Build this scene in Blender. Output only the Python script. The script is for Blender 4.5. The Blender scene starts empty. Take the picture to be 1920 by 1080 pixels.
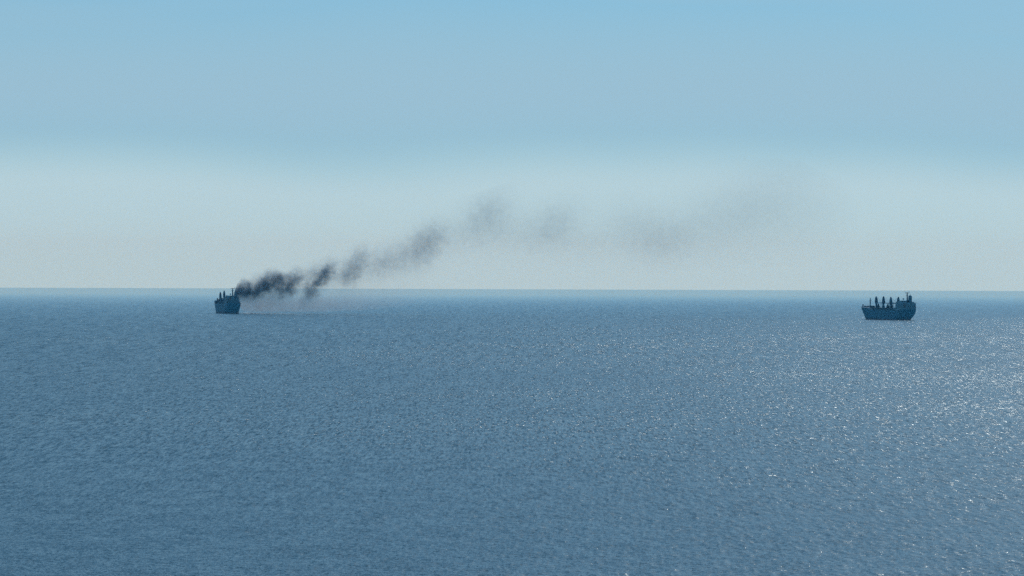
import bpy, math, random
import numpy as np
from mathutils import Vector, Matrix

# ------------------------------------------------------------------ camera
SC = bpy.context.scene
RE = 7.4e6            # effective earth radius (with refraction), metres
H = 65.0              # eye height on the coastal cliff
HFOV = math.radians(10.0)
F = 960.0 / math.tan(HFOV / 2)                  # focal length in photo pixels
DIP = math.sqrt(2 * H / RE)                     # dip of the sea horizon
HORIZON_Y = 542.3
PITCH = math.atan((DIP * F - (HORIZON_Y - 540.0)) / F)
ROLL = math.radians(0.19)

cam_d = bpy.data.cameras.new('camera')
cam = bpy.data.objects.new('camera', cam_d)
SC.collection.objects.link(cam)
cam.location = (0, 0, H)
cam.rotation_euler = (Matrix.Rotation(math.pi / 2 - PITCH, 3, 'X') @ Matrix.Rotation(ROLL, 3, 'Z')).to_euler()
cam_d.sensor_width = 36
cam_d.angle = HFOV
cam_d.clip_start = 1.0
cam_d.clip_end = 200000.0
SC.camera = cam
CAM_ROT = cam.rotation_euler.to_matrix()

# ------------------------------------------------------------------ sky
SUN_EL, SUN_AZ = 40.0, 16.5                      # degrees, azimuth to the right of the view
W = bpy.data.worlds.new('World')
SC.world = W
W.use_nodes = True
wn, wl = W.node_tree.nodes, W.node_tree.links
wn.clear()


def nd(nodes, t, **kw):
    n = nodes.new(t)
    for k, v in kw.items():
        if k.startswith('i_'):
            n.inputs[k[2:]].default_value = v
        else:
            setattr(n, k, v)
    return n


w_tc = nd(wn, 'ShaderNodeTexCoord')
w_sep = nd(wn, 'ShaderNodeSeparateXYZ')
w_max = nd(wn, 'ShaderNodeMath', operation='MAXIMUM'); w_max.inputs[1].default_value = 0.0
w_com = nd(wn, 'ShaderNodeCombineXYZ')
w_sky = nd(wn, 'ShaderNodeTexSky', sky_type='NISHITA', sun_disc=False)
w_sky.sun_elevation = math.radians(SUN_EL)
w_sky.sun_rotation = math.radians(SUN_AZ)
w_sky.altitude = 60
w_sky.air_density = 1.0
w_sky.dust_density = 0.3
w_sky.ozone_density = 3.0
w_tint = nd(wn, 'ShaderNodeMix', data_type='RGBA', blend_type='MULTIPLY')
w_tint.inputs[0].default_value = 1.0
w_tint.inputs[7].default_value = (0.43, 0.73, 0.96, 1)
# thin stratus: stretched noise over the sky direction
w_map = nd(wn, 'ShaderNodeMapping'); w_map.inputs['Scale'].default_value = (5.0, 5.0, 62.0)
w_map.inputs['Location'].default_value = (0.7, 1.9, 0.45)
w_noi = nd(wn, 'ShaderNodeTexNoise', i_Scale=1.0, i_Detail=3.0, i_Roughness=0.45)
w_ramp = nd(wn, 'ShaderNodeMapRange', interpolation_type='SMOOTHERSTEP')
w_ramp.inputs[1].default_value = 0.34; w_ramp.inputs[2].default_value = 0.64
w_ramp.inputs[3].default_value = 0.15; w_ramp.inputs[4].default_value = 0.6
# haze bank lying along the horizon, its top edge uneven
w_bn = nd(wn, 'ShaderNodeTexNoise', i_Scale=9.0, i_Detail=2.0)
w_be = nd(wn, 'ShaderNodeMath', operation='MULTIPLY_ADD')
w_be.inputs[1].default_value = -0.014
w_bank = nd(wn, 'ShaderNodeMapRange', interpolation_type='SMOOTHSTEP')
w_bank.inputs[1].default_value = 0.0055; w_bank.inputs[2].default_value = 0.0165
w_bank.inputs[3].default_value = 0.85; w_bank.inputs[4].default_value = 0.0
w_m1 = nd(wn, 'ShaderNodeMix', data_type='RGBA'); w_m1.inputs[7].default_value = (4.35, 6.95, 8.75, 1)
w_m2 = nd(wn, 'ShaderNodeMix', data_type='RGBA'); w_m2.inputs[7].default_value = (6.55, 8.9, 9.85, 1)
w_bg = nd(wn, 'ShaderNodeBackground', i_Strength=0.075)
w_out = nd(wn, 'ShaderNodeOutputWorld')
wl.new(w_tc.outputs['Generated'], w_sep.inputs[0])
wl.new(w_sep.outputs[2], w_max.inputs[0])
wl.new(w_sep.outputs[0], w_com.inputs[0]); wl.new(w_sep.outputs[1], w_com.inputs[1])
wl.new(w_max.outputs[0], w_com.inputs[2])
w_lift = nd(wn, 'ShaderNodeVectorMath', operation='ADD'); w_lift.inputs[1].default_value = (0, 0, 0.035)
wl.new(w_com.outputs[0], w_lift.inputs[0]); wl.new(w_lift.outputs[0], w_sky.inputs[0])
wl.new(w_sky.outputs[0], w_tint.inputs[6])
wl.new(w_com.outputs[0], w_map.inputs[0]); wl.new(w_map.outputs[0], w_noi.inputs[0])
wl.new(w_noi.outputs[0], w_ramp.inputs[0])
wl.new(w_com.outputs[0], w_bn.inputs[0])
wl.new(w_bn.outputs[0], w_be.inputs[0]); wl.new(w_max.outputs[0], w_be.inputs[2])
wl.new(w_be.outputs[0], w_bank.inputs[0])
# a grey-blue sheet of stratus above the haze bank
w_bd = nd(wn, 'ShaderNodeMath', operation='SUBTRACT'); w_bd.inputs[1].default_value = 0.0225
w_ba = nd(wn, 'ShaderNodeMath', operation='ABSOLUTE')
w_bs = nd(wn, 'ShaderNodeMapRange', interpolation_type='SMOOTHSTEP')
w_bs.inputs[1].default_value = 0.0; w_bs.inputs[2].default_value = 0.024
w_bs.inputs[3].default_value = 0.9; w_bs.inputs[4].default_value = 0.0
w_bx = nd(wn, 'ShaderNodeMath', operation='MAXIMUM')
wl.new(w_be.outputs[0], w_bd.inputs[0]); wl.new(w_bd.outputs[0], w_ba.inputs[0]); wl.new(w_ba.outputs[0], w_bs.inputs[0])
# the thin cloud lies low; the sky clears overhead
w_cl = nd(wn, 'ShaderNodeMapRange', interpolation_type='SMOOTHSTEP')
w_cl.inputs[1].default_value = 0.06; w_cl.inputs[2].default_value = 0.6
w_cl.inputs[3].default_value = 1.0; w_cl.inputs[4].default_value = 0.3
w_cm = nd(wn, 'ShaderNodeMath', operation='MULTIPLY')
wl.new(w_max.outputs[0], w_cl.inputs[0]); wl.new(w_cl.outputs[0], w_cm.inputs[0]); wl.new(w_ramp.outputs[0], w_cm.inputs[1])
wl.new(w_bs.outputs[0], w_bx.inputs[0]); wl.new(w_cm.outputs[0], w_bx.inputs[1])
wl.new(w_tint.outputs[2], w_m1.inputs[6]); wl.new(w_bx.outputs[0], w_m1.inputs[0])
wl.new(w_m1.outputs[2], w_m2.inputs[6]); wl.new(w_bank.outputs[0], w_m2.inputs[0])
wl.new(w_m2.outputs[2], w_bg.inputs[0]); wl.new(w_bg.outputs[0], w_out.inputs[0])

# ------------------------------------------------------------------ sun
sun_d = bpy.data.lights.new('sun', 'SUN')
sun_d.energy = 2.0
sun_d.angle = math.radians(0.5)
sun_d.color = (1.0, 0.985, 0.96)
sun = bpy.data.objects.new('sun', sun_d)
SC.collection.objects.link(sun)
e, a = math.radians(SUN_EL), math.radians(SUN_AZ)
sdir = Vector((math.sin(a) * math.cos(e), math.cos(a) * math.cos(e), math.sin(e)))
sun.rotation_euler = sdir.to_track_quat('Z', 'Y').to_euler()
sun.location = (0, 0, 400)

# ------------------------------------------------------------------ exposure and render
vs = SC.view_settings
vs.view_transform = 'Standard'; vs.look = 'None'; vs.gamma = 1.0; vs.exposure = 0.0
vs.use_curve_mapping = False
SC.cycles.use_denoising = False
SC.cycles.use_adaptive_sampling = False
SC.cycles.sample_clamp_direct = 7.0
SC.cycles.sample_clamp_indirect = 4.0
SC.cycles.max_bounces = 6
SC.cycles.volume_bounces = 0
SC.cycles.volume_max_steps = 256

# ------------------------------------------------------------------ helpers
COL = SC.collection


def sea_z(x, y):
    return -(x * x + y * y) / (2 * RE)


def ray(px, py):
    d = Vector(((px - 960) / F, -(py - 540) / F, -1.0))
    return CAM_ROT @ d


def on_sea(px, py):
    """photo pixel -> point where that ray meets the curved sea"""
    d = ray(px, py); d = d / d.y
    k = (d.x ** 2 + 1) / (2 * RE)
    b = d.z                                     # H + b*y + k*y^2 = 0
    disc = b * b - 4 * k * H
    y = (-b - math.sqrt(max(disc, 0.0))) / (2 * k)
    return Vector((d.x * y, y, H + d.z * y))


def at(px, py, Y):
    d = ray(px, py)
    return cam.location + d * (Y / d.y)


def tag(o, label=None, cat=None, group=None, kind=None):
    if label: o['label'] = label
    if cat: o['category'] = cat
    if group: o['group'] = group
    if kind: o['kind'] = kind
    return o


class MB:
    def __init__(s):
        s.v = []; s.f = []

    def quad_loop(s, rings, close=True, caps=True):
        n = len(rings[0]); b = len(s.v)
        for r in rings: s.v += [tuple(p) for p in r]
        for i in range(len(rings) - 1):
            for j in range(n if close else n - 1):
                k = (j + 1) % n
                s.f.append((b + i * n + j, b + i * n + k, b + (i + 1) * n + k, b + (i + 1) * n + j))
        if caps:
            s.f.append(tuple(b + j for j in reversed(range(n))))
            s.f.append(tuple(b + (len(rings) - 1) * n + j for j in range(n)))
        return s

    def box(s, x0, x1, y0, y1, z0, z1, tx=0.0, ty=0.0):
        """box, its top drawn in by tx, ty on each side"""
        r0 = [(x0, y0, z0), (x1, y0, z0), (x1, y1, z0), (x0, y1, z0)]
        r1 = [(x0 + tx, y0 + ty, z1), (x1 - tx, y0 + ty, z1), (x1 - tx, y1 - ty, z1), (x0 + tx, y1 - ty, z1)]
        return s.quad_loop([r0, r1])

    def tube(s, p, q, r0, r1=None, n=10):
        r1 = r0 if r1 is None else r1
        p, q = Vector(p), Vector(q)
        z = (q - p).normalized()
        x = z.orthogonal().normalized(); y = z.cross(x)
        rings = []
        for c, r in ((p, r0), (q, r1)):
            rings.append([c + (x * math.cos(t) + y * math.sin(t)) * r for t in [2 * math.pi * k / n for k in range(n)]])
        return s.quad_loop(rings)

    def lathe(s, x, y, prof, n=12):
        rings = [[(x + r * math.cos(2 * math.pi * k / n), y + r * math.sin(2 * math.pi * k / n), z) for k in range(n)] for r, z in prof]
        return s.quad_loop(rings)

    def rail(s, pts, h=1.1, step=2.0, r=0.05):
        """guard rail: posts and two wires along a polyline"""
        for a, b in zip(pts[:-1], pts[1:]):
            a, b = Vector(a), Vector(b)
            n = max(1, int((b - a).length / step))
            for k in range(n + 1):
                p = a.lerp(b, k / n)
                s.tube(p, p + Vector((0, 0, h)), r, n=4)
            for hh in (h * 0.55, h):
                s.tube(a + Vector((0, 0, hh)), b + Vector((0, 0, hh)), r * 0.8, n=4)
        return s

    def build(s, name, mat, parent=None, smooth=False):
        me = bpy.data.meshes.new(name)
        me.from_pydata(s.v, [], s.f)
        me.materials.append(mat)
        if smooth:
            me.polygons.foreach_set('use_smooth', [True] * len(me.polygons))
        o = bpy.data.objects.new(name, me)
        COL.objects.link(o)
        if parent is not None: o.parent = parent
        return o


def empty(name, loc, rz=0.0):
    o = bpy.data.objects.new(name, None)
    COL.objects.link(o)
    o.location = loc; o.rotation_euler = (0, 0, rz)
    o.empty_display_size = 5
    return o


def paint(name, col, rough=0.6, wear=(0.10, 0.07, 0.06), amount=0.25, scale=0.25, metallic=0.0):
    """marine paint with salt-bleached and rust-streaked patches (streaks run down the plate)"""
    m = bpy.data.materials.new(name); m.use_nodes = True
    n, l = m.node_tree.nodes, m.node_tree.links
    b = n['Principled BSDF']
    tc = nd(n, 'ShaderNodeTexCoord')
    mp = nd(n, 'ShaderNodeMapping'); mp.inputs['Scale'].default_value = (scale, scale, scale * 0.25)
    no = nd(n, 'ShaderNodeTexNoise', i_Scale=2.0, i_Detail=5.0, i_Roughness=0.65)
    mr = nd(n, 'ShaderNodeMapRange'); mr.inputs[1].default_value = 0.5; mr.inputs[2].default_value = 0.75
    mr.inputs[4].default_value = amount
    mx = nd(n, 'ShaderNodeMix', data_type='RGBA')
    mx.inputs[6].default_value = (*col, 1); mx.inputs[7].default_value = (*wear, 1)
    l.new(tc.outputs['Object'], mp.inputs[0]); l.new(mp.outputs[0], no.inputs[0])
    l.new(no.outputs[0], mr.inputs[0]); l.new(mr.outputs[0], mx.inputs[0])
    l.new(mx.outputs[2], b.inputs['Base Color'])
    b.inputs['Roughness'].default_value = rough
    b.inputs['Metallic'].default_value = metallic
    b.inputs['Specular IOR Level'].default_value = 0.15
    return m


M = {
    'hull': paint('hull_haze_paint', (0.008, 0.15, 0.235), 0.55),  # part of the blue distance haze is put into the hull colour
    'boot': paint('antifouling', (0.09, 0.02, 0.018), 0.7, (0.05, 0.04, 0.03), 0.5),
    'deck': paint('deck_paint', (0.06, 0.028, 0.02), 0.8),
    'white': paint('house_haze_paint', (0.15, 0.34, 0.42), 0.55, (0.22, 0.14, 0.09), 0.5),  # house colour also carries painted-in haze blue
    'crane': paint('crane_paint', (0.015, 0.09, 0.15), 0.55),
    'hatch': paint('hatch_paint', (0.03, 0.05, 0.07), 0.7),
    'funnel': paint('funnel_paint', (0.01, 0.10, 0.16), 0.6),
    'steel': paint('weathered_steel', (0.025, 0.04, 0.06), 0.6),
    'glass': paint('dark_glass', (0.01, 0.012, 0.015), 0.1, (0.02, 0.02, 0.02), 0.1),
    'orange': paint('lifeboat_paint', (0.16, 0.07, 0.04), 0.5),
}

# ------------------------------------------------------------------ sea
rng = np.random.default_rng(11)


def build_sea():
    dense = math.radians(5.9)
    th = np.concatenate([
        np.linspace(-math.pi, -dense * 1.25, 46)[:-1],
        np.linspace(-dense * 1.25, -dense, 8)[:-1],
        np.linspace(-dense, dense, 740),
        np.linspace(dense, dense * 1.25, 8)[1:],
        np.linspace(dense * 1.25, math.pi, 46)[1:-1]])
    r = np.concatenate([
        np.geomspace(4.0, 1080.0, 40)[:-1],
        np.geomspace(1080.0, 4200.0, 1500)[:-1],
        np.geomspace(4200.0, 46000.0, 260)])
    R_, T_ = np.meshgrid(r, th, indexing='ij')
    X = R_ * np.sin(T_); Y = R_ * np.cos(T_)
    dr = np.gradient(r)[:, None] * np.ones_like(T_)
    dt = np.gradient(th)[None, :] * R_
    Z = -(R_ ** 2) / (2 * RE)
    # wind sea: directional spectrum, wind blowing left to right as the smoke shows
    nw = 150
    lam = np.exp(rng.uniform(math.log(0.9), math.log(22.0), nw))
    ang = rng.normal(math.radians(-20), math.radians(62), nw)       # travel direction
    k = 2 * math.pi / lam
    amp = 0.0078 * lam ** 0.85 / (1 + (lam / 3.0) ** 1.5)
    lee = 0.75 + 0.25 * np.clip((R_ - 1100) / 1700, 0, 1)        # sheltered water under the cliff
    ph = rng.uniform(0, 2 * math.pi, nw)
    for i in range(nw):
        kx, ky = k[i] * math.cos(ang[i]), k[i] * math.sin(ang[i])
        samp = np.maximum(np.abs(kx) * np.abs(dt), np.abs(ky) * dr)   # phase per cell
        att = np.clip((1.9 - samp) / 1.0, 0, 1)
        if att.max() <= 0: continue
        P = kx * X + ky * Y + ph[i]
        Z += amp[i] * lee * att * (np.cos(P) + 0.18 * np.cos(2 * P))
    nr, nt = R_.shape
    v = np.stack([X, Y, Z], -1).reshape(-1, 3).astype(np.float32)
    i, j = np.meshgrid(np.arange(nr - 1), np.arange(nt), indexing='ij')
    j2 = (j + 1) % nt
    q = np.stack([i * nt + j, i * nt + j2, (i + 1) * nt + j2, (i + 1) * nt + j], -1).reshape(-1, 4)[:, ::-1]
    # close the small hole at the foot of the cliff with a fan of triangles
    c = len(v)
    v = np.vstack([v, [[0, 0, 0]]]).astype(np.float32)
    jj = np.arange(nt)
    tri = np.stack([np.full(nt, c), (jj + 1) % nt, jj], -1)
    loops = np.concatenate([q.ravel(), tri.ravel()]).astype(np.int32)
    starts = np.concatenate([np.arange(len(q)) * 4, len(q) * 4 + np.arange(nt) * 3]).astype(np.int32)
    me = bpy.data.meshes.new('sea')
    me.vertices.add(len(v)); me.vertices.foreach_set('co', v.ravel())
    me.loops.add(len(loops)); me.loops.foreach_set('vertex_index', loops)
    me.polygons.add(len(starts)); me.polygons.foreach_set('loop_start', starts)
    me.polygons.foreach_set('use_smooth', np.ones(len(starts), dtype=bool))
    me.update(calc_edges=True)
    o = bpy.data.objects.new('sea', me)
    COL.objects.link(o)
    return tag(o, kind='structure')


def water_material():
    m = bpy.data.materials.new('sea_water'); m.use_nodes = True
    n, l = m.node_tree.nodes, m.node_tree.links
    b = n['Principled BSDF']
    b.inputs['Base Color'].default_value = (0.002, 0.074, 0.094, 1)
    b.inputs['IOR'].default_value = 1.333
    b.inputs['Specular Tint'].default_value = (0.5, 1.0, 0.98, 1)
    geo = nd(n, 'ShaderNodeNewGeometry')
    acc = None

    def vmath(op, a=None, bb=None, scale=None):
        x = nd(n, 'ShaderNodeVectorMath', operation=op)
        for idx, val in ((0, a), (1, bb)):
            if val is None: continue
            if isinstance(val, tuple): x.inputs[idx].default_value = val
            else: l.new(val, x.inputs[idx])
        if scale is not None:
            if isinstance(scale, (int, float)): x.inputs['Scale'].default_value = scale
            else: l.new(scale, x.inputs['Scale'])
        return x.outputs[0]
    # gust patches modulate the ripple strength over hundreds of metres
    gm = nd(n, 'ShaderNodeMapping'); gm.inputs['Scale'].default_value = (0.004, 0.0016, 0.0)
    gn = nd(n, 'ShaderNodeTexNoise', i_Scale=1.0, i_Detail=4.0, i_Roughness=0.6)
    gr = nd(n, 'ShaderNodeMapRange'); gr.inputs[1].default_value = 0.3; gr.inputs[2].default_value = 0.7
    gr.inputs[3].default_value = 0.82; gr.inputs[4].default_value = 1.12
    l.new(geo.outputs['Position'], gm.inputs[0]); l.new(gm.outputs[0], gn.inputs[0]); l.new(gn.outputs[0], gr.inputs[0])
    # ripple slope field at three sizes (metres per cell ~ 1/scale)
    # the longer-crested sets only build up once the wind has had room to raise them
    sp = nd(n, 'ShaderNodeSeparateXYZ'); l.new(geo.outputs['Position'], sp.inputs[0])
    for sx, sy, amp, det, y0, y1 in ((0.10, 0.05, 0.2, 2.0, 0, 0), (1.3, 0.28, 0.5, 3.0, 0, 0), (3.8, 1.1, 1.1, 3.0, 0, 0),
                                     (1.0, 0.042, 0.72, 2.0, 900, 2500), (0.3, 0.009, 0.5, 2.0, 2400, 5000)):
        mp = nd(n, 'ShaderNodeMapping'); mp.inputs['Scale'].default_value = (sx, sy, 0.0)
        mp.inputs['Rotation'].default_value = (0, 0, math.radians(9))
        no = nd(n, 'ShaderNodeTexNoise', i_Scale=1.0, i_Detail=det, i_Roughness=0.6)
        l.new(geo.outputs['Position'], mp.inputs[0]); l.new(mp.outputs[0], no.inputs[0])
        v = vmath('SUBTRACT', no.outputs['Color'], (0.5, 0.5, 0.5))
        v = vmath('MULTIPLY', v, (amp, amp * 1.15, 0.0))
        if y1:
            fd = nd(n, 'ShaderNodeMapRange', interpolation_type='SMOOTHSTEP')
            fd.inputs[1].default_value = y0; fd.inputs[2].default_value = y1
            l.new(sp.outputs[1], fd.inputs[0])
            v = vmath('SCALE', v, scale=fd.outputs[0])
        acc = v if acc is None else vmath('ADD', acc, v)
    acc = vmath('SCALE', acc, scale=gr.outputs[0])
    # the water close under the cliff lies in its lee: ripples grow out to sea
    lee = nd(n, 'ShaderNodeMapRange', interpolation_type='SMOOTHSTEP')
    lee.inputs[1].default_value = 1100; lee.inputs[2].default_value = 2800
    lee.inputs[3].default_value = 0.78; lee.inputs[4].default_value = 1.12
    l.new(sp.outputs[1], lee.inputs[0])
    # and the wind dies away again in the offing
    off = nd(n, 'ShaderNodeMapRange', interpolation_type='SMOOTHSTEP')
    off.inputs[1].default_value = 4200; off.inputs[2].default_value = 16500
    off.inputs[3].default_value = 1.0; off.inputs[4].default_value = 0.05
    l.new(sp.outputs[1], off.inputs[0])
    acc = vmath('SCALE', acc, scale=lee.outputs[0])
    acc = vmath('ADD', acc, (0.0, -0.10, 0.0))           # wavelets lean towards the shore
    acc = vmath('SCALE', acc, scale=off.outputs[0])
    rr = nd(n, 'ShaderNodeMath', operation='MULTIPLY_ADD'); rr.inputs[1].default_value = 0.165; rr.inputs[2].default_value = 0.08
    l.new(off.outputs[0], rr.inputs[0]); l.new(rr.outputs[0], b.inputs['Roughness'])
    nn = vmath('NORMALIZE', vmath('ADD', geo.outputs['Normal'], acc))
    l.new(nn, b.inputs['Normal'])
    return m


sea = build_sea()
sea.data.materials.append(water_material())

# ------------------------------------------------------------------ cargo ships
def build_ship(p):
    """local axes: +x bow, +y port, z up from the waterline; origin amidships"""
    L, B, D = p['L'], p['B'], p['D']
    FC = p['FC']                                   # forecastle height over the main deck
    root = empty('cargo_ship', (0, 0, 0))
    nx, nz = 34, 9
    rake, over = p['rake'], p['over']
    sheer = lambda t: (0.9 * max(0, (t - 0.55) / 0.45) ** 2 + 0.3 * max(0, (0.2 - t) / 0.2) ** 2)

    def pt(t, s, side):
        xs = -L / 2 + over * (1 - s) ** 2.2
        xb = L / 2 - rake * (1 - s)
        x = xs + (xb - xs) * t
        w = 1.0
        if t > 0.76:
            u = (t - 0.76) / 0.24
            w *= max(0.012, 1 - u ** (1.7 + 1.5 * s))
        if t < 0.16:
            u = (0.16 - t) / 0.16
            w *= 1 - (0.05 + p['tuck'] * (1 - s) ** 2.0) * u ** 2.2
        w *= 1 - 0.03 * (1 - s)
        return x, side * B / 2 * w

    def section(t, zlo, zhi, s0, s1, nzz):
        ring = []
        for k in range(nzz):
            s = s0 + (s1 - s0) * k / (nzz - 1)
            x, y = pt(t, s, 1); ring.append((x, y, zlo + (zhi - zlo) * k / (nzz - 1) + (sheer(t) if s1 == 1 and k == nzz - 1 else sheer(t) * s)))
        for k in reversed(range(nzz)):
            s = s0 + (s1 - s0) * k / (nzz - 1)
            x, y = pt(t, s, -1); ring.append((x, y, zlo + (zhi - zlo) * k / (nzz - 1) + sheer(t) * s))
        return ring
    ts = [0, .01, .025, .05, .08, .12, .16] + [.16 + .6 * k / 8 for k in range(1, 9)] + [.76 + .24 * (k / 14) ** 0.85 for k in range(1, 15)]
    zb = p['boot']
    hull = MB().quad_loop([section(t, zb, D, zb / D, 1.0, nz) for t in ts]).build('hull', M['hull'], root)
    boot = MB().quad_loop([[(x, y * 0.998, z) for x, y, z in section(t, -2.5, zb + 0.003, 0.0, zb / D, 4)] for t in ts])
    boot.build('antifouling_band', M['boot'], hull)
    # bulwark / rubbing strake line
    st = MB()
    for side in (1, -1):
        pr = []
        for t in ts[:-1]:
            x, y = pt(t, 1.0, side); z = D + sheer(t)
            o = 0.10 * side
            pr.append([(x, y + o, z - 0.35), (x, y + o, z + 0.12), (x, y - 3 * o, z + 0.12), (x, y - 3 * o, z - 0.35)])
        st.quad_loop(pr)
    st.build('gunwale', M['hull'], hull)
    # main deck lies just under the gunwale (cap of the hull is the deck plating)
    # forecastle
    fr = []
    f0 = p['fc_t']
    tf = [f0, f0 + (1 - f0) * .25, f0 + (1 - f0) * .5, f0 + (1 - f0) * .7, 0.95, 0.975, 0.99, 1.0]
    for t in tf:
        x, y = pt(t, 1.0, 1); z = D + sheer(t)
        x2 = x + (0.9 * (t - f0) / (1 - f0))
        yy = max(y, 0.15)
        fr.append([(x, yy, z - 0.2), (x2, yy * 1.03, z + FC), (x2, -yy * 1.03, z + FC), (x, -yy, z - 0.2)])
    fcs = MB().quad_loop(fr).build('forecastle', M['hull'], root)
    rl = MB()
    for side in (1, -1):
        rl.rail([(f[1][0], side * (f[1][1] - 0.25), f[1][2]) for f in fr], 1.1, 2.4, 0.06)
    rl.build('railing', M['steel'], fcs)
    # sloping bulwark that runs from the forecastle down to the main deck
    for side in (1, -1):
        m = MB(); tt = [f0 - .11, f0 - .07, f0 - .035, f0 + .0002]
        rings = []
        for q, t in enumerate(tt):
            x, y = pt(t, 1.0, side); z = D + sheer(t)
            h = FC * (q / 3) ** 0.8 + 0.2
            rings.append([(x, y, z), (x, y, z + h), (x, y - 0.25 * side, z + h), (x, y - 0.25 * side, z)])
        m.quad_loop(rings); m.build('bulwark', M['hull'], root)
    zf = D + sheer(0.95) + FC
    xf = L / 2
    # windlass, bow flagstaff, foremast
    w = MB()
    for side in (1, -1):
        w.tube((xf - 9, side * 1.2, zf + 0.9), (xf - 9, side * 3.6, zf + 0.9), 0.9, n=12)
        w.box(xf - 10, xf - 8, side * 1.0 - 0.4, side * 1.0 + 0.4, zf - 0.1, zf + 1.5)
    w.build('windlass', M['steel'], root)
    MB().tube((xf - 0.6, 0, zf - .2), (xf - 0.2, 0, zf + 3.3), 0.16, 0.07, 6).build('bow_flagstaff', M['steel'], root)
    fm = MB(); xm = xf - p['foremast']
    fm.lathe(xm, 0, [(0.8, zf - .3), (0.65, zf + 6), (0.45, zf + p['fm_h']), (0.1, zf + p['fm_h'] + 0.8)])
    fm.tube((xm - 2.2, 0, zf), (xm, 0, zf + 7.5), 0.14, n=6)
    fmo = fm.build('foremast', M['crane'], root, True)
    MB().box(xm - .15, xm + .15, -1.6, 1.6, zf + 8.6, zf + 8.9).tube((xm, -1.5, zf + 8.9), (xm, -1.5, zf + 9.6), .15, n=6).build('crosstree', M['steel'], fmo)
    MB().box(xm + 0.3, xm + 1.0, -.4, .4, zf + 6.2, zf + 7.1).build('mast_lamp', M['steel'], fmo)
    MB().lathe(xf - 6.0, p['B'] * .18, [(0.7, zf - .2), (0.6, zf + 2.6), (1.0, zf + 2.7), (1.0, zf + 3.3), (.3, zf + 3.6)]).build('vent_cowl', M['steel'], root)
    MB().box(xm - 7.0, xm - 4.6, -3.2, 3.2, D + 0.6, zf + 1.9).build('deck_locker', M['steel'], root)
    # hatches and hatch covers between the cranes
    xs = p['crane_x']
    xa, xe = p['hold']
    edges = [xa] + [x for x in xs if xa + 4 < x < xe - 4] + [xe]
    for q in range(len(edges) - 1):
        x0, x1 = edges[q] + 2.7, edges[q + 1] - 2.7
        if x1 - x0 < 4: continue
        c = MB().box(x0, x1, -B * .33, B * .33, D - .3, D + 1.7).build('hatch_coaming', M['hatch'], root)
        m_ = 3
        for k in range(m_):
            u0 = x0 - .3 + (x1 - x0 + .6) * k / m_; u1 = x0 - .3 + (x1 - x0 + .6) * (k + 1) / m_
            MB().box(u0 + .06, u1 - .06, -B * .35, B * .35, D + 1.703, D + 2.7, .25, .3).build('hatch_cover', M['hatch'], c)
    # deck cranes
    for q, x in enumerate(xs):
        zt = p['crane_top'][q]
        zh = zt - p['house_h']
        cr = MB()
        cr.lathe(x, 0, [(1.5, D - .2), (1.2, D + 2), (1.05, zh - 1.6), (1.5, zh - .5), (1.5, zh)], 14)
        cro = cr.build('deck_crane', M['crane'], root, True)
        ja = p['jib'][q]                                    # (direction, tip x offset, tip z)
        s = 1 if ja[0] > 0 else -1
        # slewing house: leaning tower narrowing to the sheave head
        hm = MB()
        hm.quad_loop([[(x + dx * s + ox * s, y_, z_) for dx, y_ in ((-a_, -b_), (a_, -b_), (a_, b_), (-a_, b_))]
                      for z_, a_, b_, ox in ((zh + .02, 1.5, 1.5, 0), (zh + p['house_h'] * .35, 1.5, 1.5, 0), (zh + p['house_h'] * .72, 1.0, 1.15, -.15), (zt - .7, .5, .7, -.3), (zt, .28, .5, -.3))])
        hm.build('crane_house', M['crane'], cro)
        MB().box(min(x + s * 1.78, x + s * 3.0), max(x + s * 1.78, x + s * 3.0), .1, 1.6, zh + .6, zh + 2.6).build('crane_cab', M['glass'], cro)
        jm = MB()
        for sy in (-1, 1):
            p0 = Vector((x + s * 1.7, sy * 1.25, zh + .4)); p1 = Vector((x + ja[1], sy * .45, ja[2]))
            jm.tube(p0, p1, .5, .38, 6)
        for k in range(9):
            f0, f1 = k / 9, (k + 1) / 9
            A = Vector((x + s * 1.7, 1.25, zh + .4)).lerp(Vector((x + ja[1], .45, ja[2])), f0)
            Bq = Vector((x + s * 1.7, -1.25, zh + .4)).lerp(Vector((x + ja[1], -.45, ja[2])), f1)
            jm.tube(A, Bq, .18, n=4)
        jm.build('jib', M['crane'], cro)
        wm = MB()
        for sy in (-.3, .3):
            wm.tube((x - .3 * s, sy, zt - .3), (x + ja[1] * .97, sy, ja[2] + .1), .06, n=4)
        wm.build('luffing_wire', M['steel'], cro)
        hx = x + ja[1]
        MB().tube((hx, 0, ja[2]), (hx, 0, ja[2] - 3.6), .07, n=4).lathe(hx, 0, [(.15, ja[2] - 3.6), (.5, ja[2] - 4.0), (.5, ja[2] - 4.9), (.12, ja[2] - 5.5)], 8).build('hook_block', M['steel'], cro)
        if q < len(xs) - 1 or p.get('rests', True):
            rx = x + ja[1] * .86
            rz = zh + .4 + (ja[2] - zh - .4) * .86
            MB().tube((rx, -1.3, D), (rx, -.8, rz - .2), .32, .25, 6).tube((rx, 1.3, D), (rx, .8, rz - .2), .32, .25, 6).box(rx - .3, rx + .3, -1.3, 1.3, rz - .55, rz - .2).build('jib_rest', M['crane'], root)
    for gx, gy, gh in p['grabs']:
        g = MB()
        g.quad_loop([[(gx + a_ * dx, gy + b_ * dy, z_) for dx, dy in ((-1, -1), (1, -1), (1, 1), (-1, 1))] for z_, a_, b_ in
                     ((D + 2.6, .5, 1.5), (D + 3.8, 1.4, 1.6), (D + 4.6, 1.3, 1.5), (D + gh - .6, .5, .6), (D + gh, .25, .3))])
        g.build('cargo_grab', M['steel'], root)
    # deckhouse, tier by tier
    prev = None
    house = None
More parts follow.
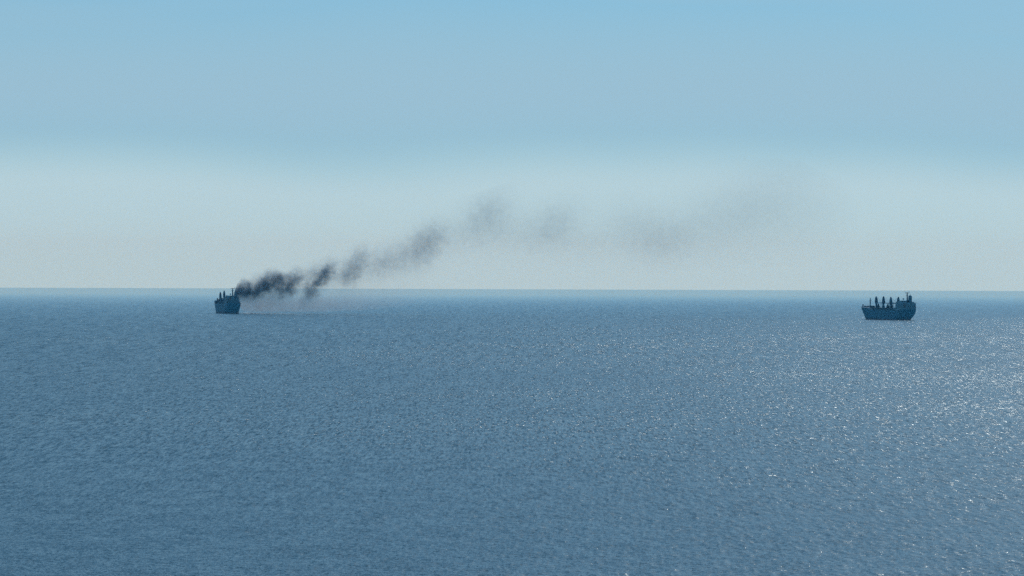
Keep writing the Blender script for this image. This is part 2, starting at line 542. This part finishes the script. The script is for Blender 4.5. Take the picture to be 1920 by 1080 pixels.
    for q, (x0, x1, hw, z0, z1) in enumerate(p['tiers']):
        o = MB().box(x0, x1, -hw, hw, z0 + .01, z1).build('deckhouse_tier' if q else 'deckhouse', M['white'], root if house is None else house)
        if house is None: house = o
        # deck edge overhang, rail and windows on the after, port and starboard faces
        MB().box(x0 - .7, x1 + .3, -hw - .6, hw + .6, z1 - .02, z1 + .2).build('deck_edge', M['white'], house)
        r_ = MB().rail([(x1, hw + .5, z1 + .2), (x0 - .6, hw + .5, z1 + .2), (x0 - .6, -hw - .5, z1 + .2), (x1, -hw - .5, z1 + .2)], 1.05, 2.2, .05)
        r_.build('railing', M['steel'], house)
        zc = (z0 + z1) / 2 + .3
        ny = max(3, int(hw * 2 / 2.6))
        for k in range(ny):
            yy = -hw + (k + .5) * 2 * hw / ny
            MB().box(x0 - .05, x0 + .1, yy - .38, yy + .38, zc - .4, zc + .45).build('window', M['glass'], house)
        for k in range(4):
            xx = x0 + (k + .5) * (x1 - x0) / 4
            for sd in (1, -1):
                MB().box(xx - .4, xx + .4, sd * (hw - .02) - .08, sd * (hw - .02) + .08, zc - .4, zc + .45).build('window', M['glass'], house)
    # wheelhouse with wings
    x0, x1, hw, z0, z1, wing = p['bridge']
    wh = MB().box(x0, x1, -hw, hw, z0 + .21, z1, .2, .3).build('wheelhouse', M['white'], root)
    MB().box(x1 - .18, x1 + .12, -hw + .5, hw - .5, z0 + 1.3, z0 + 2.4).build('window_band', M['glass'], wh)
    MB().box(x0 - .05, x0 + .3, -hw + .8, hw - .8, z0 + 1.3, z0 + 2.3).build('window_band', M['glass'], wh)
    for sd in (1, -1):
        ya, yb = sorted((sd * hw * .9, sd * wing))
        MB().box(x0 + 1.5, x1 - .6, ya, yb, z0 - .1, z0 + .15).box(x0 + 1.5, x1 - .6, sd * wing - .12, sd * wing + .12, z0 + .15, z0 + 1.4).build('bridge_wing', M['white'], wh)
    MB().box(x0 - .5, x1 + .5, -hw - .3, hw + .3, z1 + .003, z1 + .22).build('wheelhouse_roof', M['white'], wh)
    # radar mast
    mx, my, mt = p['mast']
    rm = MB()
    rm.lathe(mx, my, [(1.0, z1 + .2), (.8, z1 + (mt - z1) * .5), (.5, mt - 1.2), (.15, mt)], 10)
    rm.tube((mx - 2.2, my, z1 + .2), (mx, my, z1 + (mt - z1) * .6), .3, n=6)
    rmo = rm.build('radar_mast', M['steel'], root, True)
    hz = mt - z1
    MB().box(mx - .3, mx + .3, my - 2.8, my + 2.6, mt - 1.6, mt - 1.0).tube((mx, my - 2.5, mt - 1.2), (mx, my - 2.5, mt + .9), .25, n=5).tube((mx, my + 2.2, mt - 1.2), (mx, my + 2.2, mt - .1), .25, n=5).build('yard_arm', M['steel'], rmo)
    MB().box(mx + .6, mx + 1.2, my - 1.9, my + 1.9, z1 + hz * .62, z1 + hz * .62 + .45).box(mx, mx + 1.3, my - .4, my + .4, z1 + hz * .62 - .7, z1 + hz * .62).build('radar_scanner', M['white'], rmo)
    MB().lathe(mx - 3.2, hw * .45, [(.2, z1 + .2), (.25, z1 + 1.4), (.9, z1 + 1.6), (1.1, z1 + 2.4), (.7, z1 + 3.1), (.1, z1 + 3.4)]).build('satellite_dome', M['white'], wh, True)
    for yy, hh in ((-hw * .6, 5.5), (hw * .75, 4.2)):
        MB().tube((x0 + 1.2, yy, z1 + .2), (x0 + 1.0, yy, z1 + hh), .09, .03, 5).build('whip_antenna', M['steel'], wh)
    # funnel abaft the house
    fx, fy, flx, fwy, fz0, fz1 = p['funnel']
    rings = []
    for z_, k_ in ((fz0, 1.0), (fz0 + (fz1 - fz0) * .5, .97), (fz1 - 1.0, .9), (fz1, .84)):
        rings.append([(fx - (z_ - fz0) * .08 + flx * k_ * math.copysign(abs(math.cos(t)) ** .6, math.cos(t)), fy + fwy * k_ * math.copysign(abs(math.sin(t)) ** .6, math.sin(t)), z_)
                      for t in [2 * math.pi * (k + .5) / 16 for k in range(16)]])
    fn = MB().quad_loop(rings).build('funnel', M['funnel'], root, True)
    fn.data.polygons[-1].use_smooth = False
    zz = fz0 + (fz1 - fz0) * .62
    MB().quad_loop([[(fx - (z_ - fz0) * .08 + flx * .975 * math.copysign(abs(math.cos(t)) ** .6, math.cos(t)), fy + fwy * .975 * math.copysign(abs(math.sin(t)) ** .6, math.sin(t)), z_)
                     for t in [2 * math.pi * (k + .5) / 16 for k in range(16)]] for z_ in (zz, zz + 1.4)]).build('funnel_band', M['white'], fn, True)
    for dx, dy, rr, hh in ((-.4, 0, .42, 1.6), (.7, .5, .28, 1.2), (.7, -.5, .28, 1.3)):
        bx_ = fx - (fz1 - fz0) * .08 + dx
        MB().tube((bx_, fy + dy, fz1 - .2), (bx_ - .3, fy + dy, fz1 + hh), rr, n=8).build('exhaust_pipe', M['steel'], fn)
    # engine casing
    cx0, cx1, chw, cz0, cz1 = p['casing']
    MB().box(cx0, cx1, -chw, chw, cz0, cz1).build('engine_casing', M['white'], root)
    # poop rail, stern flagstaff, freefall lifeboat on its ramp, mooring gear
    pz = p['poop']
    pts = []
    for t in (.14, .10, .06, .03, .01):
        x, y = pt(t, 1.0, 1); pts.append((x + .2, y - .3, pz))
    ring = pts + [(x, -y, z) for x, y, z in reversed(pts)]
    MB().rail(ring, 1.15, 2.0, .07).build('poop_railing', M['steel'], root)
    MB().tube((-L / 2 + .8, 0, pz), (-L / 2 - .6, 0, pz + 4.6), .12, .06, 6).build('stern_flagstaff', M['steel'], root)
    lb = p['lifeboat']
    ramp = MB()
    for sy in (-1.1, 1.1):
        ramp.tube((-L / 2 + 9, lb + sy, pz + 6.4), (-L / 2 - .2, lb + sy, pz + 2.4), .2, n=6)
        ramp.tube((-L / 2 + 8, lb + sy, pz), (-L / 2 + 8, lb + sy, pz + 6), .2, n=6)
        ramp.tube((-L / 2 + 2, lb + sy, pz), (-L / 2 + 2, lb + sy, pz + 3.2), .2, n=6)
    rmp = ramp.build('lifeboat_ramp', M['steel'], root)
    bo = MB(); d = Vector((9.2, 0, 4.0)).normalized(); upv = Vector((-d.z, 0, d.x))
    base = Vector((-L / 2 + .6, lb, pz + 3.6))
    rings = []
    for u, k_ in ((0, .15), (.5, .65), (1.6, 1), (4, 1.1), (6, 1.05), (7, .75), (7.5, .3)):
        c = base + d * u
        rings.append([c + Vector((0, 1, 0)) * (1.25 * k_ * math.cos(t)) + upv * (1.35 * k_ * math.sin(t) + .4) for t in [2 * math.pi * k / 10 for k in range(10)]])
    bo.quad_loop(rings).build('freefall_boat', M['orange'], rmp, True)
    # raised poop bulwark along the quarters
    mb = MB()
    for side in (1, -1):
        pr = []
        for t in (0, .02, .05, .09, .13, .17, .20):
            x, y = pt(t, 1.0, side); z = D + sheer(t)
            pr.append([(x, y + .02 * side, z - .2), (x, y + .02 * side, pz), (x, y - .25 * side, pz), (x, y - .25 * side, z - .2)])
        mb.quad_loop(pr)
    x, y = pt(0, 1.0, 1)
    mb.box(x - .02, x + .25, -y + .26, y - .26, D, pz)
    mb.build('poop_bulwark', M['hull'], root)
    # rudder post and rudder breaking the surface under the counter (ballast draught)
    xr = -L / 2 + over * .45
    MB().box(xr - .4, xr + 3.4, -.35, .35, -2.6, D * .32, .2, .05).build('rudder', M['boot'], root)
    # anchor on the bow
    for side in (1, -1):
        x, y = pt(.945, .72, side)
        MB().box(x - .7, x + .7, y - .2, y + .25, D * .62, D * .62 + .7).tube((x, y + .1 * side, D * .62 + .4), (x, y - .2 * side, D * .62 + 2.8), .22, n=6).build('anchor', M['steel'], root)
    # draught-mark plate and side ladder on the port side
    x, y = pt(.25, 1.0, 1)
    MB().box(x - .3, x + 9.5, y + .05, y + .45, D - 1.0, D - .6).build('gangway', M['steel'], root)
    return root


def place(root, px_stern, py_stern, theta_deg, L, over):
    """put the after end of the waterline on the photo pixel, heading away and to the left"""
    s = on_sea(px_stern, py_stern)
    az = math.atan2(s.x, s.y)
    hd = az - math.radians(theta_deg)              # compass heading from +Y, clockwise
    fwd = Vector((math.sin(hd), math.cos(hd), 0))
    c = s + fwd * (L / 2 - over)
    root.location = (c.x, c.y, sea_z(c.x, c.y))
    root.rotation_euler = (0, 0, math.pi / 2 - hd)
    return s


D1 = 12.6
P1 = dict(L=136.0, B=22.0, D=D1, FC=2.4, rake=9.0, over=6.0, tuck=.55, fc_t=.745, boot=1.3, foremast=20.0, fm_h=11.5,
          crane_x=[29.5, 7.3, -15.0, -37.4], crane_top=[29.8, 30.0, 29.4, 29.4], house_h=9.0,
          jib=[(-1, -19, 21.6), (-1, -19, 21.2), (-1, -19, 21.2), (1, 18, 21.8)], hold=(-48.0, 33.0),
          grabs=[(19, 2, 8.0), (-3.5, -1, 7.6), (-22, 2, 8.8), (14, -3, 6.4), (-29, -2, 8.0)],
          tiers=[(-67.2, -51, 11.0, D1, D1 + 3.1), (-67, -52, 10.9, D1 + 3.2, D1 + 6.0), (-66.5, -53, 10.9, D1 + 6.2, D1 + 9.0)],
          bridge=(-62, -53.5, 7.5, D1 + 9.2, D1 + 12.0, 11.3), mast=(-57, -3.4, 35.8),
          funnel=(-63.0, -4.4, 2.4, 2.1, D1 + 9.0, 31.0), casing=(-66, -61, 7.0, D1 + 9.2, D1 + 9.9),
          poop=D1 + 1.6, lifeboat=5.0)
ship1 = build_ship(P1)
s1 = place(ship1, 1699.5, 600.2, 25.0, P1['L'], P1['over'])
tag(ship1, 'dark cargo ship with four deck cranes and tall funnel, no smoke, seen from astern', 'ship')

D2 = 13.6
P2 = dict(L=112.0, B=20.5, D=D2, FC=3.2, rake=8.0, over=4.0, tuck=.45, fc_t=.88, boot=1.4, foremast=9.0, fm_h=2.0,
          crane_x=[46.0, 17.0, -2.0], crane_top=[29.6, 31.8, 25.4], house_h=9.0,
          jib=[(-1, -20, 20.5), (-1, -14, 20.5), (1, 13, 20.3)], hold=(-24.0, 48.0),
          grabs=[(26, 2, 8.0), (-14, -1, 7.6)],
          tiers=[(-53, -28, 9.2, D2, D2 + 3.1), (-52, -29, 8.4, D2 + 3.2, D2 + 6.0), (-50, -30, 8.1, D2 + 6.2, D2 + 8.8)],
          bridge=(-44, -32, 5.5, D2 + 9.0, D2 + 11.2, 8.4), mast=(-40, -1.2, 36.0),
          funnel=(-47.5, -4.2, 2.4, 2.1, D2 + 8.8, 30.5), casing=(-51.0, -44.5, 6.0, D2 + 9.0, D2 + 10.0),
          poop=D2 + 1.2, lifeboat=5.0)
ship2 = build_ship(P2)
s2 = place(ship2, 437.5, 587.8, 10.8, P2['L'], P2['over'])
tag(ship2, 'dark cargo ship with black smoke pouring from its funnel, seen almost end on', 'ship')

# ------------------------------------------------------------------ foam trails
def foam_material():
    m = bpy.data.materials.new('foam'); m.use_nodes = True
    n, l = m.node_tree.nodes, m.node_tree.links
    b = n['Principled BSDF']
    no = nd(n, 'ShaderNodeTexNoise', i_Scale=0.35, i_Detail=4.0)
    g = nd(n, 'ShaderNodeNewGeometry')
    cr = nd(n, 'ShaderNodeMapRange'); cr.inputs[1].default_value = .35; cr.inputs[2].default_value = .65
    mx = nd(n, 'ShaderNodeMix', data_type='RGBA')
    mx.inputs[6].default_value = (.25, .33, .36, 1); mx.inputs[7].default_value = (.8, .82, .82, 1)
    l.new(g.outputs['Position'], no.inputs[0]); l.new(no.outputs[0], cr.inputs[0]); l.new(cr.outputs[0], mx.inputs[0])
    l.new(mx.outputs[2], b.inputs['Base Color'])
    b.inputs['Roughness'].default_value = .8
    return m


M['foam'] = foam_material()


def foam_trail(px0, px1, Y, width, height, seed, label):
    """low broken crest of churned water lying on the sea"""
    rnd = random.Random(seed)
    m = MB()
    A = at(px0, 560, Y).x; Bx = at(px1, 560, Y).x
    n = 150
    rings = []
    for i in range(n + 1):
        u = i / n
        x = A + (Bx - A) * u
        k = (1 - u) ** .6 * max(0.0, rnd.random() * 1.3 - .3)
        y = Y + 4 * math.sin(u * 5)
        z = sea_z(x, y) - .25
        h = height * k + .25
        w_ = width * (.4 + .6 * rnd.random())
        rings.append([(x, y - w_, z), (x, y - w_ * .4, z + h * .8), (x, y, z + h), (x, y + w_ * .5, z + h * .6), (x, y + w_, z)])
    m.quad_loop(rings)
    o = m.build('foam_trail', M['foam'], None, True)
    return tag(o, label, 'wake', kind='stuff')


foam_trail(452, 556, s2.y + 10, 5.0, 1.7, 3, 'thin white foam line trailing right of the smoking ship')
foam_trail(1703, 1728, s1.y + 6, 3.0, .6, 5, 'short white foam streak behind the stern of the crane ship')

# ------------------------------------------------------------------ smoke
YS = s2.y + 6.0                                    # the plume drifts along the ship's distance
FUN = at(443, 556, YS)
MPP = YS / F                                       # metres per photo pixel there
# puffs: (px, py, half width px, half height px, tilt deg, density per metre)
PUFFS = [
    (444, 547, 8, 8, 30, .22), (452, 545, 10, 9, 25, .26), (462, 538, 8, 9, 40, .20), (464, 550, 13, 8, 10, .20),
    (476, 547, 12, 9, 30, .12), (492, 538, 18, 13, 35, .15), (508, 530, 15, 11, 40, .15), (524, 524, 10, 9, 30, .12),
    (520, 545, 17, 9, 20, .07), (540, 534, 17, 12, 45, .14), (556, 521, 13, 9, 30, .07), (536, 549, 18, 8, 35, .06),
    (598, 527, 24, 10, 50, .125), (578, 547, 13, 14, 55, .04), (616, 506, 14, 11, 45, .07), (586, 512, 26, 12, 15, .028),
    (640, 520, 26, 15, 20, .024), (660, 512, 26, 16, 50, .046), (672, 485, 22, 15, 40, .036), (700, 500, 34, 20, 30, .015),
    (735, 490, 34, 24, 30, .016), (790, 467, 40, 27, 50, .0215), (812, 444, 30, 20, 40, .012), (862, 440, 60, 30, 25, .0035),
    (915, 400, 44, 32, 40, .0080), (935, 432, 70, 36, 10, .0030), (1040, 418, 50, 32, 30, .0064), (1010, 445, 90, 32, 0, .0022),
    (1120, 450, 90, 34, 5, .0022), (1205, 430, 66, 42, -20, .0034), (1255, 452, 60, 32, 20, .0036), (1350, 410, 110, 56, 15, .0022),
    (1430, 378, 110, 60, 35, .0015), (1510, 410, 90, 60, 20, .0012),
]
# thin brownish veil of old smoke hanging low over the water
VEIL = [(474, 572, 40, 13, 0, .016), (545, 570, 90, 17, 0, .012), (660, 560, 120, 24, 5, .0050)]


def smoke_material():
    m = bpy.data.materials.new('smoke'); m.use_nodes = True
    n, l = m.node_tree.nodes, m.node_tree.links
    n.clear()
    out = nd(n, 'ShaderNodeOutputMaterial')
    vol = nd(n, 'ShaderNodeVolumePrincipled')
    vol.inputs['Color'].default_value = (.42, .50, .58, 1)
    vol.inputs['Anisotropy'].default_value = .25
    tc = nd(n, 'ShaderNodeTexCoord')
    sep = nd(n, 'ShaderNodeSeparateXYZ')
    l.new(tc.outputs['Object'], sep.inputs[0])
    # turbulence that grows down wind
    n1 = nd(n, 'ShaderNodeTexNoise', i_Scale=.085, i_Detail=3.0, i_Roughness=.6)
    l.new(tc.outputs['Object'], n1.inputs[0])
    s1_ = nd(n, 'ShaderNodeVectorMath', operation='SUBTRACT'); s1_.inputs[1].default_value = (.5, .5, .5)
    l.new(n1.outputs['Color'], s1_.inputs[0])
    am = nd(n, 'ShaderNodeMapRange'); am.inputs[1].default_value = 0; am.inputs[2].default_value = 400
    am.inputs[3].default_value = 14; am.inputs[4].default_value = 46
    l.new(sep.outputs[0], am.inputs[0])
    sc_ = nd(n, 'ShaderNodeVectorMath', operation='SCALE')
    l.new(s1_.outputs[0], sc_.inputs[0]); l.new(am.outputs[0], sc_.inputs['Scale'])
    ad = nd(n, 'ShaderNodeVectorMath', operation='ADD')
    l.new(tc.outputs['Object'], ad.inputs[0]); l.new(sc_.outputs[0], ad.inputs[1])
    acc = None
    first = None
    for (px, py, hw, hh, tilt, dens) in PUFFS + VEIL:
        if (px, py) == VEIL[0][:2]: first, acc = acc, None
        c = at(px, py, YS) - FUN
        mp = nd(n, 'ShaderNodeMapping', vector_type='TEXTURE')
        mp.inputs['Location'].default_value = (c.x, 0, c.z)
        mp.inputs['Rotation'].default_value = (0, -math.radians(tilt), 0)
        k_ = 1.26 if px < 640 else 1.12
        hw, hh = hw * k_, hh * k_
        r = min(hw, hh) * .85
        mp.inputs['Scale'].default_value = (hw * MPP, max(r * MPP, 5.0), hh * MPP)
        dens *= (2.0 if py > 548 and dens < .02 and px < 700 else 1.08 if px < 640 else .95 if px < 850 else 1.05)
        l.new(ad.outputs[0], mp.inputs[0])
        dt = nd(n, 'ShaderNodeVectorMath', operation='DOT_PRODUCT')
        l.new(mp.outputs[0], dt.inputs[0]); l.new(mp.outputs[0], dt.inputs[1])
        ng = nd(n, 'ShaderNodeMath', operation='MULTIPLY'); ng.inputs[1].default_value = -1.3
        l.new(dt.outputs['Value'], ng.inputs[0])
        ex = nd(n, 'ShaderNodeMath', operation='EXPONENT'); l.new(ng.outputs[0], ex.inputs[0])
        ma = nd(n, 'ShaderNodeMath', operation='MULTIPLY_ADD'); ma.inputs[1].default_value = dens
        l.new(ex.outputs[0], ma.inputs[0])
        if acc is None: ma.inputs[2].default_value = 0
        else: l.new(acc, ma.inputs[2])
        acc = ma.outputs[0]
    # ragged holes in the cloud
    n2 = nd(n, 'ShaderNodeTexNoise', i_Scale=.11, i_Detail=5.0, i_Roughness=.65)
    l.new(ad.outputs[0], n2.inputs[0])
    mr = nd(n, 'ShaderNodeMapRange', interpolation_type='SMOOTHSTEP')
    mr.inputs[1].default_value = .34; mr.inputs[2].default_value = .64
    mr.inputs[3].default_value = .35; mr.inputs[4].default_value = 1.65
    l.new(n2.outputs[0], mr.inputs[0])
    mu = nd(n, 'ShaderNodeMath', operation='MULTIPLY')
    l.new(first, mu.inputs[0]); l.new(mr.outputs[0], mu.inputs[1])
    l.new(mu.outputs[0], vol.inputs['Density'])
    vv = nd(n, 'ShaderNodeVolumePrincipled')
    vv.inputs['Color'].default_value = (.95, .92, .90, 1)
    vv.inputs['Anisotropy'].default_value = .3
    l.new(acc, vv.inputs['Density'])
    ads = nd(n, 'ShaderNodeAddShader')
    l.new(vol.outputs[0], ads.inputs[0]); l.new(vv.outputs[0], ads.inputs[1])
    l.new(ads.outputs[0], out.inputs['Volume'])
    return m


def build_smoke():
    # hull of the plume: (px, upper py, lower py, half depth m)
    prof = [(438, 556, 552.2, 5), (444, 532, 566, 14), (456, 516, 584.5, 20), (480, 508, 585.5, 24), (530, 490, 585.5, 28), (600, 470, 585.5, 30), (680, 440, 583, 36),
            (760, 405, 575, 46), (850, 375, 555, 56), (950, 340, 525, 62), (1080, 335, 515, 68), (1220, 320, 515, 76), (1380, 290, 505, 84), (1500, 300, 500, 76), (1580, 340, 470, 50), (1620, 395, 415, 10)]
    rings = []
    for px, u, lo, hd in prof:
        t = at(px, u, YS) - FUN; b = at(px, lo, YS) - FUN
        c = (t + b) / 2; hh = (t.z - b.z) / 2
        b_min = sea_z(0, YS) + .8 - FUN.z
        ring = []
        for k in range(14):
            an = 2 * math.pi * k / 14
            z = c.z + abs(hh) * math.copysign(abs(math.sin(an)) ** .7, math.sin(an))
            ring.append((c.x, hd * math.copysign(abs(math.cos(an)) ** .7, math.cos(an)), max(z, b_min)))
        rings.append(ring)
    o = MB().quad_loop(rings).build('smoke_plume', smoke_material(), None)
    o.location = FUN
    o.data.materials[0].cycles.volume_step_rate = 0.08 if hasattr(o.data.materials[0].cycles, 'volume_step_rate') else 1
    return tag(o, 'long grey and black smoke plume drifting right from the ship funnel', 'smoke', kind='stuff')


smoke = build_smoke()

# ------------------------------------------------------------------ haze
def build_haze():
    zl = sea_z(0, 46000) - 2
    o = MB().box(-46500, 46500, -46500, 46500, zl, 235.0).build('haze', bpy.data.materials.new('haze_air'), None)
    m = o.data.materials[0]; m.use_nodes = True
    n, l = m.node_tree.nodes, m.node_tree.links
    n.clear()
    out = nd(n, 'ShaderNodeOutputMaterial')
    v = nd(n, 'ShaderNodeVolumePrincipled')
    v.inputs['Color'].default_value = (.13, .56, .95, 1)
    v.inputs['Absorption Color'].default_value = (1, 1, 1, 1)
    v.inputs['Density'].default_value = 1.8e-5
    v.inputs['Anisotropy'].default_value = 0.5
    l.new(v.outputs[0], out.inputs['Volume'])
    m.cycles.volume_sampling = 'DISTANCE'
    o.display_type = 'WIRE'
    return tag(o, 'pale blue sea haze filling the air', 'haze', kind='stuff')


haze = build_haze()
